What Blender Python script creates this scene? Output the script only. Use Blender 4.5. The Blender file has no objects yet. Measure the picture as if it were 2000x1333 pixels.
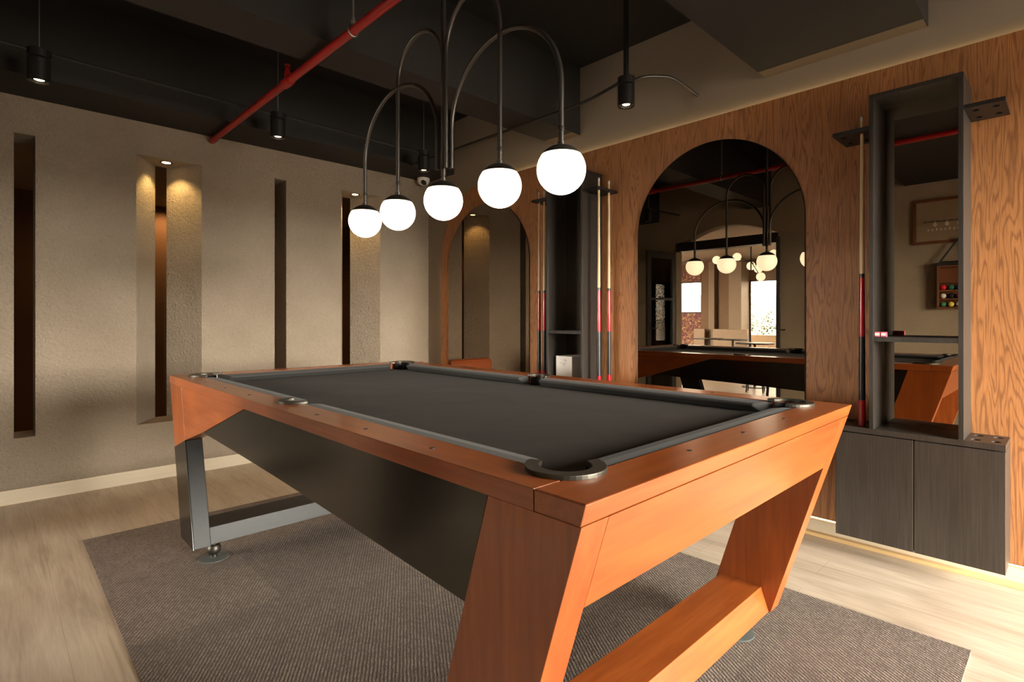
import bpy, bmesh, math, random
from mathutils import Vector, Matrix
random.seed(7)
PI = math.pi
C = bpy.context.scene.collection

# ------------------------------------------------------------------ camera
cam = bpy.data.cameras.new('camera'); camo = bpy.data.objects.new('camera', cam); C.objects.link(camo)
camo.location = (0, 0, 1.134)
camo.rotation_euler = (PI/2, 0, math.atan2(.72118, .69275) - PI/2)
cam.sensor_width = 36; cam.lens = 1060/2000*36; cam.shift_y = -0.0209
cam.clip_start = .02; cam.clip_end = 500
bpy.context.scene.camera = camo

# ------------------------------------------------------------------ view and world
vs = bpy.context.scene.view_settings
bpy.context.scene.display_settings.display_device = 'sRGB'
vs.view_transform = 'Standard'; vs.look = 'None'; vs.gamma = 1; vs.use_curve_mapping = False
vs.exposure = 0.0
w = bpy.data.worlds.new('world'); bpy.context.scene.world = w; w.use_nodes = True
bg = w.node_tree.nodes['Background']
def world_nodes():
    t = w.node_tree; tc = t.nodes.new('ShaderNodeTexCoord'); sp = t.nodes.new('ShaderNodeSeparateXYZ'); rp = t.nodes.new('ShaderNodeValToRGB')
    t.links.new(tc.outputs['Generated'], sp.inputs[0]); t.links.new(sp.outputs[2], rp.inputs[0]); t.links.new(rp.outputs[0], bg.inputs[0])
    e = rp.color_ramp.elements; e[0].position = 0; e[0].color = (.12, .10, .08, 1); e[1].position = 1; e[1].color = (.40, .42, .46, 1)
    k = e.new(.01); k.color = (1, .89, .77, 1); k = e.new(.13); k.color = (1, .90, .79, 1); k = e.new(.36); k.color = (.52, .47, .41, 1)
    bg.inputs[1].default_value = 155.0
world_nodes()

def lamp(name, kind, loc, rot, power, col, **k):
    l = bpy.data.lights.new(name, kind); l.energy = power; l.color = col
    for a, b in k.items(): setattr(l, a, b)
    o = bpy.data.objects.new(name, l); o.location = loc; o.rotation_euler = rot; C.objects.link(o)
    return o
# daylight through the glazing of the wall behind the camera on the right
for nm, lc, ro, sx, sy in (('window_portal', (2.225, -2.62, 1.1), (PI/2, 0, 0), 1.85, 2.2), ('lounge_portal', (-6.13, 4.17, 1.01), (PI/2, 0, -PI/2), 1.94, 2.02), ('lounge_portal', (-6.13, 7.34, 1.68), (PI/2, 0, -PI/2), 2.1, .77), ('lounge_portal', (-5.15, -.45, 1.31), (PI/2, 0, 0), 1.9, 1.42)):
    p_ = lamp(nm, 'AREA', lc, ro, 1, (1, 1, 1), shape='RECTANGLE', size=sx, size_y=sy); p_.data.cycles.is_portal = True

# ------------------------------------------------------------------ mesh helpers
class MB:
    def __init__(s): s.bm = bmesh.new()
    def poly(s, v2, z0, z1, axis='z', shear=None):
        """prism from a 2D outline; axis = extrusion axis"""
        def P(a, b, c):
            if axis == 'z': return (a, b, c)
            if axis == 'x': return (c, a, b)
            return (a, c, b)
        b = s.bm
        lo = [b.verts.new(P(x, y, z0)) for x, y in v2]; hi = [b.verts.new(P(x, y, z1)) for x, y in v2]
        n = len(v2); fs = [b.faces.new(lo[::-1]), b.faces.new(hi)]
        for i in range(n): fs.append(b.faces.new((lo[i], lo[(i+1) % n], hi[(i+1) % n], hi[i])))
        return lo, hi
    def box(s, x0, x1, y0, y1, z0, z1):
        return s.poly([(x0, y0), (x1, y0), (x1, y1), (x0, y1)], z0, z1)
    def hexa(s, lo, hi):
        b = s.bm; l = [b.verts.new(p) for p in lo]; h = [b.verts.new(p) for p in hi]; n = len(lo)
        b.faces.new(l[::-1]); b.faces.new(h)
        for i in range(n): b.faces.new((l[i], l[(i+1) % n], h[(i+1) % n], h[i]))
    def lathe(s, prof, c=(0, 0, 0), n=24, M=None):
        b = s.bm; rings = []
        for r, z in prof:
            if r < 1e-6: rings.append([b.verts.new((0, 0, z))])
            else: rings.append([b.verts.new((r*math.cos(2*PI*i/n), r*math.sin(2*PI*i/n), z)) for i in range(n)])
        for A, B in zip(rings, rings[1:]):
            for i in range(n):
                j = (i+1) % n
                if len(A) == 1 and len(B) == 1: continue
                if len(A) == 1: b.faces.new((A[0], B[j], B[i]))
                elif len(B) == 1: b.faces.new((A[i], A[j], B[0]))
                else: b.faces.new((A[i], A[j], B[j], B[i]))
        if len(rings[0]) > 1: b.faces.new(rings[0][::-1])
        if len(rings[-1]) > 1: b.faces.new(rings[-1])
        T = Matrix.Translation(c) @ (M or Matrix())
        bmesh.ops.transform(b, matrix=T, verts=[v for R in rings for v in R])
    def tube(s, pts, r, n=10, caps=True):
        b = s.bm; pts = [Vector(p) for p in pts]; rings = []
        t = (pts[1]-pts[0]).normalized(); up = Vector((0, 0, 1)) if abs(t.z) < .9 else Vector((1, 0, 0))
        u = t.cross(up).normalized()
        for i, p in enumerate(pts):
            if i == 0: t = pts[1]-pts[0]
            elif i == len(pts)-1: t = pts[-1]-pts[-2]
            else: t = (pts[i+1]-p).normalized()+(p-pts[i-1]).normalized()
            t.normalize(); u = (u-t*u.dot(t)).normalized(); v = t.cross(u)
            rr = r[i] if isinstance(r, (list, tuple)) else r
            rings.append([b.verts.new(p+(u*math.cos(2*PI*k/n)+v*math.sin(2*PI*k/n))*rr) for k in range(n)])
        for A, B in zip(rings, rings[1:]):
            for i in range(n): b.faces.new((A[i], A[(i+1) % n], B[(i+1) % n], B[i]))
        if caps: b.faces.new(rings[0][::-1]); b.faces.new(rings[-1])
    def build(s, name, mat, parent=None, bevel=0, smooth=False, seg=2):
        b = s.bm; bmesh.ops.recalc_face_normals(b, faces=b.faces)
        me = bpy.data.meshes.new(name); b.to_mesh(me); b.free()
        o = bpy.data.objects.new(name, me); C.objects.link(o); me.materials.append(mat)
        if smooth:
            for p in me.polygons: p.use_smooth = True
            try: me.set_sharp_from_angle(angle=math.radians(40))
            except Exception: pass
        if bevel:
            m = o.modifiers.new('bevel', 'BEVEL'); m.width = bevel; m.segments = seg; m.limit_method = 'ANGLE'; m.angle_limit = math.radians(35)
        if parent is not None:
            o.parent = parent
            o.matrix_parent_inverse = Matrix.Translation(-parent.location)
        return o
def box(name, mat, x0, x1, y0, y1, z0, z1, parent=None, bevel=0):
    m = MB(); m.box(x0, x1, y0, y1, z0, z1); return m.build(name, mat, parent, bevel)
def arc(cx, cy, r, a0, a1, n=16):
    return [(cx+r*math.cos(math.radians(a0+(a1-a0)*i/n)), cy+r*math.sin(math.radians(a0+(a1-a0)*i/n))) for i in range(n+1)]
def tag(o, label, cat, group=None):
    o['label'] = label; o['category'] = cat
    if group: o['group'] = group
    return o
def thing(name, loc, label, cat, group=None):
    o = bpy.data.objects.new(name, None); C.objects.link(o); o.location = loc; o.empty_display_size = .1
    return tag(o, label, cat, group)
def struct(o):
    o['kind'] = 'structure'; return o
def copy_tree(o, off, parent=None):
    c = o.copy(); C.objects.link(c)
    if parent is None: c.location = Vector(o.location)+Vector(off)
    else: c.parent = parent
    if parent is not None: c.matrix_parent_inverse = o.matrix_parent_inverse.copy()
    for ch in list(o.children): copy_tree(ch, off, c)
    return c

# ------------------------------------------------------------------ materials
class NT:
    def __init__(s, name):
        s.m = bpy.data.materials.new(name); s.m.use_nodes = True; s.t = s.m.node_tree; s.N = s.t.nodes; s.L = s.t.links
        s.b = s.N['Principled BSDF']
    def n(s, typ, **k):
        x = s.N.new('ShaderNode'+typ)
        for a, v in k.items():
            if a.startswith('i_'): x.inputs[a[2:].replace('_', ' ')].default_value = v
            else: setattr(x, a, v)
        return x
    def l(s, a, b): s.L.new(a, b)
    def coord(s, scale=(1, 1, 1), rot=(0, 0, 0), loc=(0, 0, 0)):
        g = s.n('NewGeometry'); mp = s.n('Mapping'); s.l(g.outputs['Position'], mp.inputs[0])
        mp.inputs['Scale'].default_value = scale; mp.inputs['Rotation'].default_value = rot; mp.inputs['Location'].default_value = loc
        return mp.outputs[0]
    def noise(s, vec, scale=5, detail=4, rough=.5, dist=0):
        x = s.n('TexNoise'); s.l(vec, x.inputs['Vector']); x.inputs['Scale'].default_value = scale
        x.inputs['Detail'].default_value = detail; x.inputs['Roughness'].default_value = rough; x.inputs['Distortion'].default_value = dist
        return x.outputs['Fac']
    def math(s, op, a, b=None, c=None):
        x = s.n('Math', operation=op)
        for i, v in enumerate((a, b, c)):
            if v is None: continue
            if isinstance(v, (int, float)): x.inputs[i].default_value = v
            else: s.l(v, x.inputs[i])
        return x.outputs[0]
    def ramp(s, fac, stops):
        x = s.n('ValToRGB'); s.l(fac, x.inputs[0]); e = x.color_ramp.elements
        e[0].position, e[0].color = stops[0][0], (*stops[0][1], 1); e[1].position, e[1].color = stops[-1][0], (*stops[-1][1], 1)
        for p, c in stops[1:-1]: k = e.new(p); k.color = (*c, 1)
        return x.outputs[0]
    def mix(s, fac, a, b, mode='MIX'):
        x = s.n('Mix', data_type='RGBA', blend_type=mode)
        for i, v in ((0, fac), (6, a), (7, b)):
            if isinstance(v, (int, float)): x.inputs[i].default_value = v
            elif isinstance(v, tuple): x.inputs[i].default_value = (*v, 1)
            else: s.l(v, x.inputs[i])
        return x.outputs[2]
    def col(s, v):
        if isinstance(v, tuple): s.b.inputs['Base Color'].default_value = (*v, 1)
        else: s.l(v, s.b.inputs['Base Color'])
    def bump(s, h, strength=.3, dist=.01):
        x = s.n('Bump'); x.inputs['Strength'].default_value = strength; x.inputs['Distance'].default_value = dist
        s.l(h, x.inputs['Height']); s.l(x.outputs[0], s.b.inputs['Normal'])
    def set(s, **k):
        for a, v in k.items(): s.b.inputs[a.replace('_', ' ')].default_value = v
        return s.m
def plain(name, col, rough=.5, metal=0, var=.12, vs_=8, **k):
    t = NT(name); n = t.noise(t.coord(), vs_, 3)
    t.col(t.mix(n, tuple(c*(1-var) for c in col), tuple(min(1, c*(1+var)) for c in col)))
    return t.set(Roughness=rough, Metallic=metal, **k)
def emis(name, col, s):
    t = NT(name); t.col((0.8, .8, .8)); t.b.inputs['Emission Color'].default_value = (*col, 1); t.b.inputs['Emission Strength'].default_value = s
    return t.m

def oak(name, light, dark, contrast=1):
    """veneer with cathedral grain, grain runs up (Z); the face is in the YZ plane"""
    t = NT(name)
    v = t.coord((2.2, 5.8, .42)); n1 = t.noise(v, 1.5, 3, .5, .45)
    rings = t.math('FRACT', t.math('MULTIPLY', n1, 26))
    rings = t.math('ABSOLUTE', t.math('SUBTRACT', rings, .5))      # 0 .. .5
    fine = t.noise(t.coord((60, 75, 2.2)), 4, 4, .6)
    pores = t.noise(t.coord((110, 150, 5)), 3, 2, .5)
    line = t.ramp(t.math('ADD', rings, t.math('MULTIPLY', t.math('SUBTRACT', fine, .5), .38)), [(.05, (1, 1, 1)), (.24, (0, 0, 0))])
    big = t.noise(t.coord((1, 1.6, .5)), 1.5, 2)
    a = t.mix(t.ramp(big, [(.3, (0, 0, 0)), (.7, (1, 1, 1))]), light, tuple(c*.80 for c in light))
    a = t.mix(t.math('MULTIPLY', t.ramp(fine, [(.35, (1, 1, 1)), (.65, (0, 0, 0))]), .38*contrast), a, dark)
    a = t.mix(t.math('MULTIPLY', line, .60*contrast), a, dark)
    a = t.mix(t.math('MULTIPLY', t.ramp(pores, [(.56, (0, 0, 0)), (.7, (1, 1, 1))]), .35*contrast), a, tuple(c*.7 for c in dark))
    t.col(a); t.bump(fine, .12, .002)
    return t.set(Roughness=.48)
M_oak = oak('oak_veneer', (.46, .195, .068), (.125, .045, .015))
def darkoak(name, c0, c1):
    t = NT(name); f = t.noise(t.coord((70, 70, 1.6)), 2.5, 5, .65); g = t.noise(t.coord((6, 6, .8)), 2, 3, .5, .5)
    t.col(t.mix(t.ramp(t.math('ADD', t.math('MULTIPLY', f, .7), t.math('MULTIPLY', g, .3)), [(.38, (0, 0, 0)), (.62, (1, 1, 1))]), c0, c1))
    t.bump(f, .1, .002); return t.set(Roughness=.42)
M_cab = darkoak('stained_dark_oak', (.022, .0165, .0125), (.044, .034, .027))
M_cab_shade = darkoak('shaded_dark_oak', (.016, .0132, .011), (.034, .0285, .024))  # same oak as the doors; shade on the frame boards put into the colour
def cherry(name, axis, a=(.19, .040, .007), b=(.37, .092, .018)):
    sc = {'x': (1.6, 22, 22), 'y': (22, 1.6, 22), 'z': (22, 22, 1.6)}[axis]
    t = NT(name); f = t.noise(t.coord(sc), 2.2, 4, .6, .6); g = t.noise(t.coord(tuple(s*.22+.6 for s in sc)), 1.8, 3, .5, .8)
    h = t.math('ADD', t.math('MULTIPLY', f, .5), t.math('MULTIPLY', g, .5))
    t.col(t.ramp(h, [(.3, a), (.5, tuple((p+q)/2 for p, q in zip(a, b))), (.68, b)]))
    t.set(Roughness=.3, Coat_Weight=.35, Coat_Roughness=.2); return t.m
M_chx, M_chy, M_chz = cherry('cherry_wood_across', 'x'), cherry('cherry_wood_along', 'y'), cherry('cherry_wood_upright', 'z')
def plaster(name, c0, c1, s=1.0):
    t = NT(name); v = t.coord()
    a = t.noise(v, 58, 6, .62, .6); b = t.noise(v, 14, 4, .6, 1.2); c = t.noise(v, 2.2, 3, .5)
    t.col(t.mix(t.ramp(t.math('ADD', t.math('MULTIPLY', c, .6), t.math('MULTIPLY', a, .4)), [(.35, (0, 0, 0)), (.65, (1, 1, 1))]), c0, c1))
    t.bump(t.math('ADD', t.math('MULTIPLY', a, .9), t.math('MULTIPLY', b, .42)), .9*s, .032)
    return t.set(Roughness=.9)
M_plaster = plaster('rough_plaster', (.355, .286, .215), (.43, .354, .276))
M_conc = plaster('smooth_concrete', (.26, .205, .14), (.33, .265, .185), .12)
M_paint = plain('greige_wall_paint', (.265, .215, .168), .6, var=.04, vs_=1.5)
M_ceil = plain('dark_ceiling_paint', (.0040, .0030, .0024), .75, var=.1, vs_=2)
M_beam = plain('dark_brown_beam_paint', (.0108, .0083, .0064), .7, var=.08, vs_=2)
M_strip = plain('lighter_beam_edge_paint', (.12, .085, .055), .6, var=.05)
M_floor = NT('light_oak_laminate')
def mkfloor(t):
    v = t.coord((1, 1, 1))
    sw = t.n('SeparateXYZ'); t.l(v, sw.inputs[0]); cb = t.n('CombineXYZ'); t.l(sw.outputs[1], cb.inputs[0]); t.l(sw.outputs[0], cb.inputs[1])
    br = t.n('TexBrick'); t.l(cb.outputs[0], br.inputs['Vector'])
    br.inputs['Scale'].default_value = 1; br.inputs['Brick Width'].default_value = 1.28; br.inputs['Row Height'].default_value = .19
    br.inputs['Mortar Size'].default_value = .0009; br.inputs['Color1'].default_value = (0, 0, 0, 1); br.inputs['Color2'].default_value = (1, 1, 1, 1)
    br.inputs['Mortar'].default_value = (.5, .5, .5, 1); br.offset = .37
    f = t.noise(t.coord((24, 1.4, 1)), 2.5, 5, .62, .7); g = t.noise(t.coord((5, .8, 1)), 1.6, 3, .5, 1.1)
    h = t.math('ADD', t.math('MULTIPLY', f, .5), t.math('MULTIPLY', g, .5))
    a = t.ramp(h, [(.3, (.30, .235, .172)), (.48, (.46, .375, .29)), (.68, (.60, .51, .41))])
    a = t.mix(t.math('MULTIPLY', br.outputs['Color'], .13), a, (.62, .5, .37))
    a = t.mix(t.math('MULTIPLY', br.outputs['Fac'], .45), a, (.12, .07, .04))
    t.col(a); t.set(Roughness=.36)
mkfloor(M_floor); M_floor = M_floor.m
M_shoe = plain('led_glow_honey_moulding', (.62, .42, .20), .35)  # warm LED light along the floor edge put into the moulding's colour
M_base = NT('pale_oak_skirting')
f = M_base.noise(M_base.coord((2, 2, 40)), 2, 4); M_base.col(M_base.mix(f, (.56, .46, .33), (.66, .56, .42))); M_base = M_base.set(Roughness=.45)
def mkrug():
    t = NT('ribbed_carpet_tiles'); g = t.n('NewGeometry'); s = t.n('SeparateXYZ'); t.l(g.outputs['Position'], s.inputs[0])
    x, y = s.outputs[0], s.outputs[1]
    tx = t.math('FLOOR', t.math('DIVIDE', t.math('SUBTRACT', x, .338), .518)); ty = t.math('FLOOR', t.math('DIVIDE', t.math('SUBTRACT', y, .25), .5))
    chk = t.math('MODULO', t.math('ADD', t.math('ADD', tx, ty), 20), 2)
    v = t.coord(); wob = t.noise(v, 26, 2)
    rx = t.math('SINE', t.math('ADD', t.math('MULTIPLY', t.math('SUBTRACT', t.math('MULTIPLY', x, .839), t.math('MULTIPLY', y, .545)), 2*PI/.0118), t.math('MULTIPLY', wob, 3)))
    ry = t.math('SINE', t.math('ADD', t.math('MULTIPLY', y, 2*PI/.0115), t.math('MULTIPLY', wob, 3)))
    mx = t.n('Mix', data_type='FLOAT'); mx.inputs[0].default_value = .12; t.l(rx, mx.inputs[2]); t.l(ry, mx.inputs[3])
    brk = t.noise(t.coord((.839*60, 10, 1), (0, 0, math.radians(-57))), 1, 3, .7) if False else t.noise(v, 70, 3, .7)
    rib = t.math('MULTIPLY', t.math('MULTIPLY_ADD', mx.outputs[0], .5, .5), t.ramp(brk, [(.36, (.25, .25, .25)), (.60, (1, 1, 1))]))
    cmb = t.n('CombineXYZ'); t.l(tx, cmb.inputs[0]); t.l(ty, cmb.inputs[1]); wn = t.n('TexWhiteNoise', noise_dimensions='3D'); t.l(cmb.outputs[0], wn.inputs['Vector'])
    big = t.noise(v, 9, 5, .7); fine = t.noise(v, 230, 2, .6)
    amt = t.math('MULTIPLY', t.math('MULTIPLY', rib, t.math('MULTIPLY_ADD', wn.outputs['Value'], .5, .6)), t.math('MULTIPLY_ADD', t.ramp(big, [(.32, (0, 0, 0)), (.66, (1, 1, 1))]), .45, .55))
    a = t.mix(amt, (.052, .039, .032), (.40, .32, .265))
    a = t.mix(t.math('MULTIPLY', fine, .42), a, (.17, .13, .105))
    a = t.mix(t.math('MULTIPLY', wn.outputs['Value'], .22), a, (.15, .105, .085))
    t.col(a); t.bump(t.math('ADD', t.math('MULTIPLY', rib, .7), fine), .6, .004)
    return t.set(Roughness=.95)
M_rug = mkrug()
def mkfelt():
    t = NT('dark_brown_felt'); v = t.coord(); a = t.noise(v, 3.2, 5, .6, .7); b = t.noise(v, 420, 2)
    t.col(t.mix(t.ramp(a, [(.3, (0, 0, 0)), (.7, (1, 1, 1))]), (.015, .0100, .0072), (.028, .0198, .0150)))
    t.bump(b, .15, .001); t.b.inputs['Specular IOR Level'].default_value = .15; return t.set(Roughness=.95, Sheen_Weight=.02, Sheen_Roughness=.5)
M_felt = mkfelt()
M_cush = plain('black_cushion_cloth', (.026, .0245, .0238), .8, Sheen_Weight=.05)
M_lacq = plain('black_lacquer_panel', (.009, .0072, .006), .2, var=.2)
def brushed(name, axis, c=(.017, .0175, .018)):
    sc = {'x': (2, 90, 90), 'z': (90, 90, 2)}[axis]
    t = NT(name); f = t.noise(t.coord(sc), 3, 3, .6); t.col(t.mix(f, tuple(k*.6 for k in c), tuple(k*1.35 for k in c)))
    return t.set(Roughness=.48, Metallic=.6)
M_stz, M_stx = brushed('brushed_dark_steel_upright', 'z'), brushed('brushed_dark_steel_across', 'x')
M_pew = plain('aged_pewter', (.075, .069, .058), .45, .9, var=.2, vs_=30)
M_black = plain('black_metal', (.016, .015, .015), .42, .3)
M_arm = plain('gunmetal_tube', (.085, .078, .072), .38, .75)
M_chrome = plain('chrome', (.6, .6, .6), .18, 1)
M_galv = plain('galvanised_steel', (.33, .32, .30), .42, .8)
M_red = plain('red_pipe_paint', (.30, .006, .006), .35)
M_white = plain('white_plastic', (.74, .71, .66), .4, var=.02)
M_dark = plain('black_rubber', (.01, .01, .01), .6)
M_pad = plain('translucent_grey_pad', (.085, .095, .093), .35, 0)
M_glow = emis('opal_glass_glow', (1, .83, .60), 4.2)
M_spotglow = emis('spot_lamp_glow', (1, .74, .42), 9)
M_dim = emis('dim_lamp_glow', (1, .7, .4), 2)
M_led = emis('warm_led_strip', (1, .70, .34), 5.5)
def mirror(name, c):
    t = NT(name); t.col(c); return t.set(Roughness=0.0, Metallic=1.0)
M_smoke = mirror('smoked_mirror_glass', (.27, .225, .18)); M_smoke2 = mirror('bronze_mirror_glass', (.36, .32, .27))
M_edge = plain('dark_mirror_edge', (.03, .026, .022), .4)
def glass(name):
    t = NT(name); N = t.N; tr = N.new('ShaderNodeBsdfTransparent'); gl = N.new('ShaderNodeBsdfGlossy'); gl.inputs['Roughness'].default_value = 0
    tr.inputs[0].default_value = (.93, .95, .94, 1); mx = N.new('ShaderNodeMixShader'); fr = N.new('ShaderNodeFresnel'); fr.inputs[0].default_value = 1.45
    t.l(fr.outputs[0], mx.inputs[0]); t.l(tr.outputs[0], mx.inputs[1]); t.l(gl.outputs[0], mx.inputs[2]); t.l(mx.outputs[0], N['Material Output'].inputs[0])
    N.remove(t.b); return t.m
M_glass = glass('clear_window_glass')
M_frame = plain('anthracite_window_frame', (.035, .033, .032), .4, .3)
M_leather = plain('cognac_leather', (.40, .10, .03), .45)
M_wcorr = plain('brown_corridor_wall', (.15, .078, .034), .75, var=.05)
M_ccorr = plain('taupe_corridor_ceiling', (.30, .235, .16), .8, var=.03)
M_lceil = plain('cream_lounge_ceiling', (.33, .27, .21), .8, var=.03)
M_lcol = plain('beige_lounge_column', (.27, .215, .15), .6, var=.05)
M_lpan = plain('brown_lounge_panel', (.17, .105, .05), .6, var=.06)
M_cdark = plain('dark_balcony_paving', (.10, .09, .08), .8)
M_bench = plain('cream_bench_upholstery', (.38, .31, .23), .7)
M_leaf = plain('green_leaves', (.13, .20, .045), .6, var=.4, vs_=20)
M_maple = plain('pale_maple', (.66, .50, .30), .35, var=.08, vs_=20)
M_cred = plain('red_cue_lacquer', (.42, .012, .022), .15)
M_cblk = plain('black_cue_wrap', (.012, .012, .014), .3)
M_walnut = plain('walnut_frame', (.16, .055, .022), .35, var=.25)

# ------------------------------------------------------------------ setting
XP, XW, YP = 3.139, 3.189, 4.538        # oak cladding face, painted wall face, plaster wall face
struct(box('floor', M_floor, -7.2, 3.6, -2.8, 9.0, -.08, 0))
struct(box('ceiling', M_ceil, -.75, 3.45, -2.8, 4.9, 3.02, 3.1))
wr = struct(box('wall_right', M_paint, XW, 3.4, -2.75, 4.85, 0, 3.02))
# plaster wall with deep slots and splayed niches
m = MB(); zs0, zs1 = .40, 2.29; YB = YP+.27
m.box(-.6, XW, YP, YB, 0, zs0); m.box(-.6, XW, YP, YB, zs1, 3.02)
for o_ in ([(-.6, YP), (.103, YP), (.103, YB), (-.6, YB)],
           [(.203, YP), (.731, YP), (.893, YB), (.203, YB)],
           [(1.139, YP), (1.672, YP), (1.672, YB), (.967, YB)],
           [(1.766, YP), (2.25, YP), (2.395, YB), (1.766, YB)],
           [(2.64, YP), (XW, YP), (XW, YB), (2.475, YB)]):
    m.poly(o_, zs0, zs1)
struct(m.build('wall_left', M_plaster))
# wall behind the camera (-X): opening to the lounge with a segmental transom
m = MB(); xb0, xb1 = -.75, -.6
m.box(xb0, xb1, -2.75, 2.5, 0, 3.02); m.box(xb0, xb1, 3.85, YP, 0, 3.02)
yc, zc_, rr_ = 3.12, 1.17, 1.17
top = [(2.5, 2.19)]+[(yc-.62+1.24*i/14, 2.19+.17*math.sin(PI*i/14)) for i in range(1, 14)]+[(3.85, 2.19)]
m.poly([(2.5, 3.02)]+top+[(3.85, 3.02)], xb0, xb1, 'x')
struct(m.build('wall_back', M_conc))
# wall with the glazing on the right-hand side behind the camera (-Y)
m = MB(); y0, y1 = -2.75, -2.6
m.box(-.75, 1.3, y0, y1, 0, 3.02); m.box(3.15, XW, y0, y1, 0, 3.02); m.box(1.3, 3.15, y0, y1, 2.2, 3.02)
struct(m.build('wall_front', M_conc))
wf = MB()
for a in (1.3, 2.20, 3.10): wf.box(a, a+.05, -2.70, -2.65, 0, 2.2)
wf.box(1.3, 3.15, -2.70, -2.65, 0, .06); wf.box(1.3, 3.15, -2.70, -2.65, 2.14, 2.2)
wo = struct(wf.build('window_1', M_frame)); box('pane', M_glass, 1.35, 3.1, -2.68, -2.674, .06, 2.14, wo)

# ceiling beams, running along X into the painted wall
def beam(n, ya, yb, strip=True):
    o = struct(box('trim_%d' % n, M_beam, -.6, XW, ya, yb, 2.52, 3.02))
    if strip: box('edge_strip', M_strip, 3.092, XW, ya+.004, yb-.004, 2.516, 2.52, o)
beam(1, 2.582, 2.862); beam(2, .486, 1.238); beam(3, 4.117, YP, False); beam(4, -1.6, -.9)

# oak cladding with a rounded end, on the painted wall
out = [(-2.6, .095), (4.253, .095)]+arc(3.595, 1.70, .658, 0, 90, 24)+[(-2.6, 2.358)]
m = MB(); m.poly(out, XP, XW-.008, 'x'); wc = struct(m.build('trim_5', M_oak))
box('led_strip', M_led, 3.165, 3.18, -2.5, 3.55, 2.3585, 2.361, wc)
m = MB(); m.box(3.168, 3.182, 4.2535, 4.2555, .12, 1.70); m.build('led_strip', M_led, wc)
bb = struct(box('baseboard_right', M_base, XP+.002, XW, -2.6, 4.25, 0, .078))
box('led_glow_moulding', M_shoe, 3.107, XP+.0015, -2.6, 4.25, 0, .019, bb, .003)  # coloured as the yellow LED glow at the wall foot
box('led_strip', M_led, 3.16, 3.17, -2.5, 4.2, .079, .0815, bb)
struct(box('baseboard_left', M_base, -.6, XP-.02, YP-.014, YP, 0, .088))
struct(box('baseboard_back', M_base, -.6, -.586, -2.6, 2.5, 0, .088))
lt = struct(box('trim_6', M_frame, xb0-.01, xb1+.012, 2.5, 3.85, 2.07, 2.19))

# corridor beyond the plaster wall
struct(box('wall_corridor', M_wcorr, -.9, 3.6, 6.7, 6.8, 0, 2.6))
m = MB(); m.box(-.75, 3.5, YB, 6.7, 2.33, 2.4); struct(m.build('ceiling_corridor', M_ccorr))
m = MB(); m.box(3.3, 3.4, YB, 6.7, 0, 2.33); m.box(-.85, -.75, YB, 6.7, 0, 2.33); struct(m.build('wall_corridor_ends', M_wcorr))
def downlight(x, y, z, label, glow, group):
    t = thing('recessed_downlight', (x, y, z), label, 'downlight', group)
    m = MB(); m.lathe([(.030, -.001), (.040, -.004), (.042, 0)], (x, y, z), 24); m.build('trim_ring', M_black, t, smooth=True)
    m = MB(); m.lathe([(0, -.0025), (.028, -.0025), (.028, -.0005)], (x, y, z), 20); m.build('lamp_lens', glow, t)
    return t
g = 'recessed downlights of the plaster wall'
downlight(.932, 4.641, zs1, 'small recessed downlight in the ceiling of the lit niche nearest the camera', M_spotglow, g)
downlight(2.425, 4.615, zs1, 'small recessed downlight in the ceiling of the niche behind the hanging globes', M_spotglow, g)
downlight(1.345, 6.4, 2.33, 'small recessed downlight in the corridor ceiling seen through the slot', M_dim, g)
for i, (x, y) in enumerate(((.932, 4.641), (2.425, 4.615))):
    lamp('niche_light', 'SPOT', (x, y, zs1-.012), (0, 0, 0), 12.0, (1, .66, .24), spot_size=math.radians(112), spot_blend=.5, shadow_soft_size=.02)
lamp('corridor_light', 'SPOT', (1.345, 6.4, 2.32), (0, 0, 0), 26, (1, .55, .22), shadow_soft_size=.02, spot_size=math.radians(165), spot_blend=.5)

# ------------------------------------------------------------------ pool table
x0, x1, ya, yb, ht = .65, 2.053, .515, 3.175, .853
YM, XMid = (ya+yb)/2, (x0+x1)/2
zr = .815                                   # underside of the rails
T = thing('pool_table', (XMid, YM, 0), 'pool table with orange-brown wooden frame, dark felt and slanted legs, standing on the carpet', 'pool table')
def mir(p, sx, sy): return [(((x0+x1)-x) if sx else x, ((ya+yb)-y) if sy else y) for x, y in p]
def lv(z): return ya+.0108+.311*(zr-z)      # outer edge of the slanted near leg
# end rails
for sy in (0, 1):
    pc = (.782, .668)
    nt = arc(pc[0], pc[1], .052, 238, 302, 8)
    ol = [(x0, ya), (x1, ya), (x1, ya+.11)]+[((x0+x1)-x, y) for x, y in nt]+nt[::-1]+[(x0, ya+.11)]
    ol = ol[:3]+[((x0+x1)-x, y) for x, y in nt]+nt[::-1]+[(x0, ya+.11)]
    m = MB(); lo, hi = m.poly(mir(ol, 0, sy), zr, ht)
    for v in lo[:2]: v.co.y += .011*(-1 if sy else 1)
    m.build('end_rail', M_chx, T, bevel=.003)
for sx in (0, 1):
    a = arc(.782, .668, .052, 125, 236, 10)
    a = [p for p in a if p[0] < .753]
    s = arc(.757, YM, .044, 94, 266, 12)
    s = [p for p in s if p[0] < .753]
    ol = [(x0, ya+.1105), (x0, yb-.1105)]
    far = [(x, (ya+yb)-y) for x, y in a]          # at the far corner
    ol += [(.7565, yb-.1105)] if False else []
    ol += far[::-1]+[(.753, (ya+yb)-a[0][1]-.001)]+[(.753, s[0][1]+.001)]+s+[(.753, s[-1][1]-.001)]+[(.753, a[0][1]+.001)]+a
    m = MB(); m.poly(mir(ol, sx, 0), zr, ht); m.build('side_rail', M_chy, T, bevel=.003)
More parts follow.
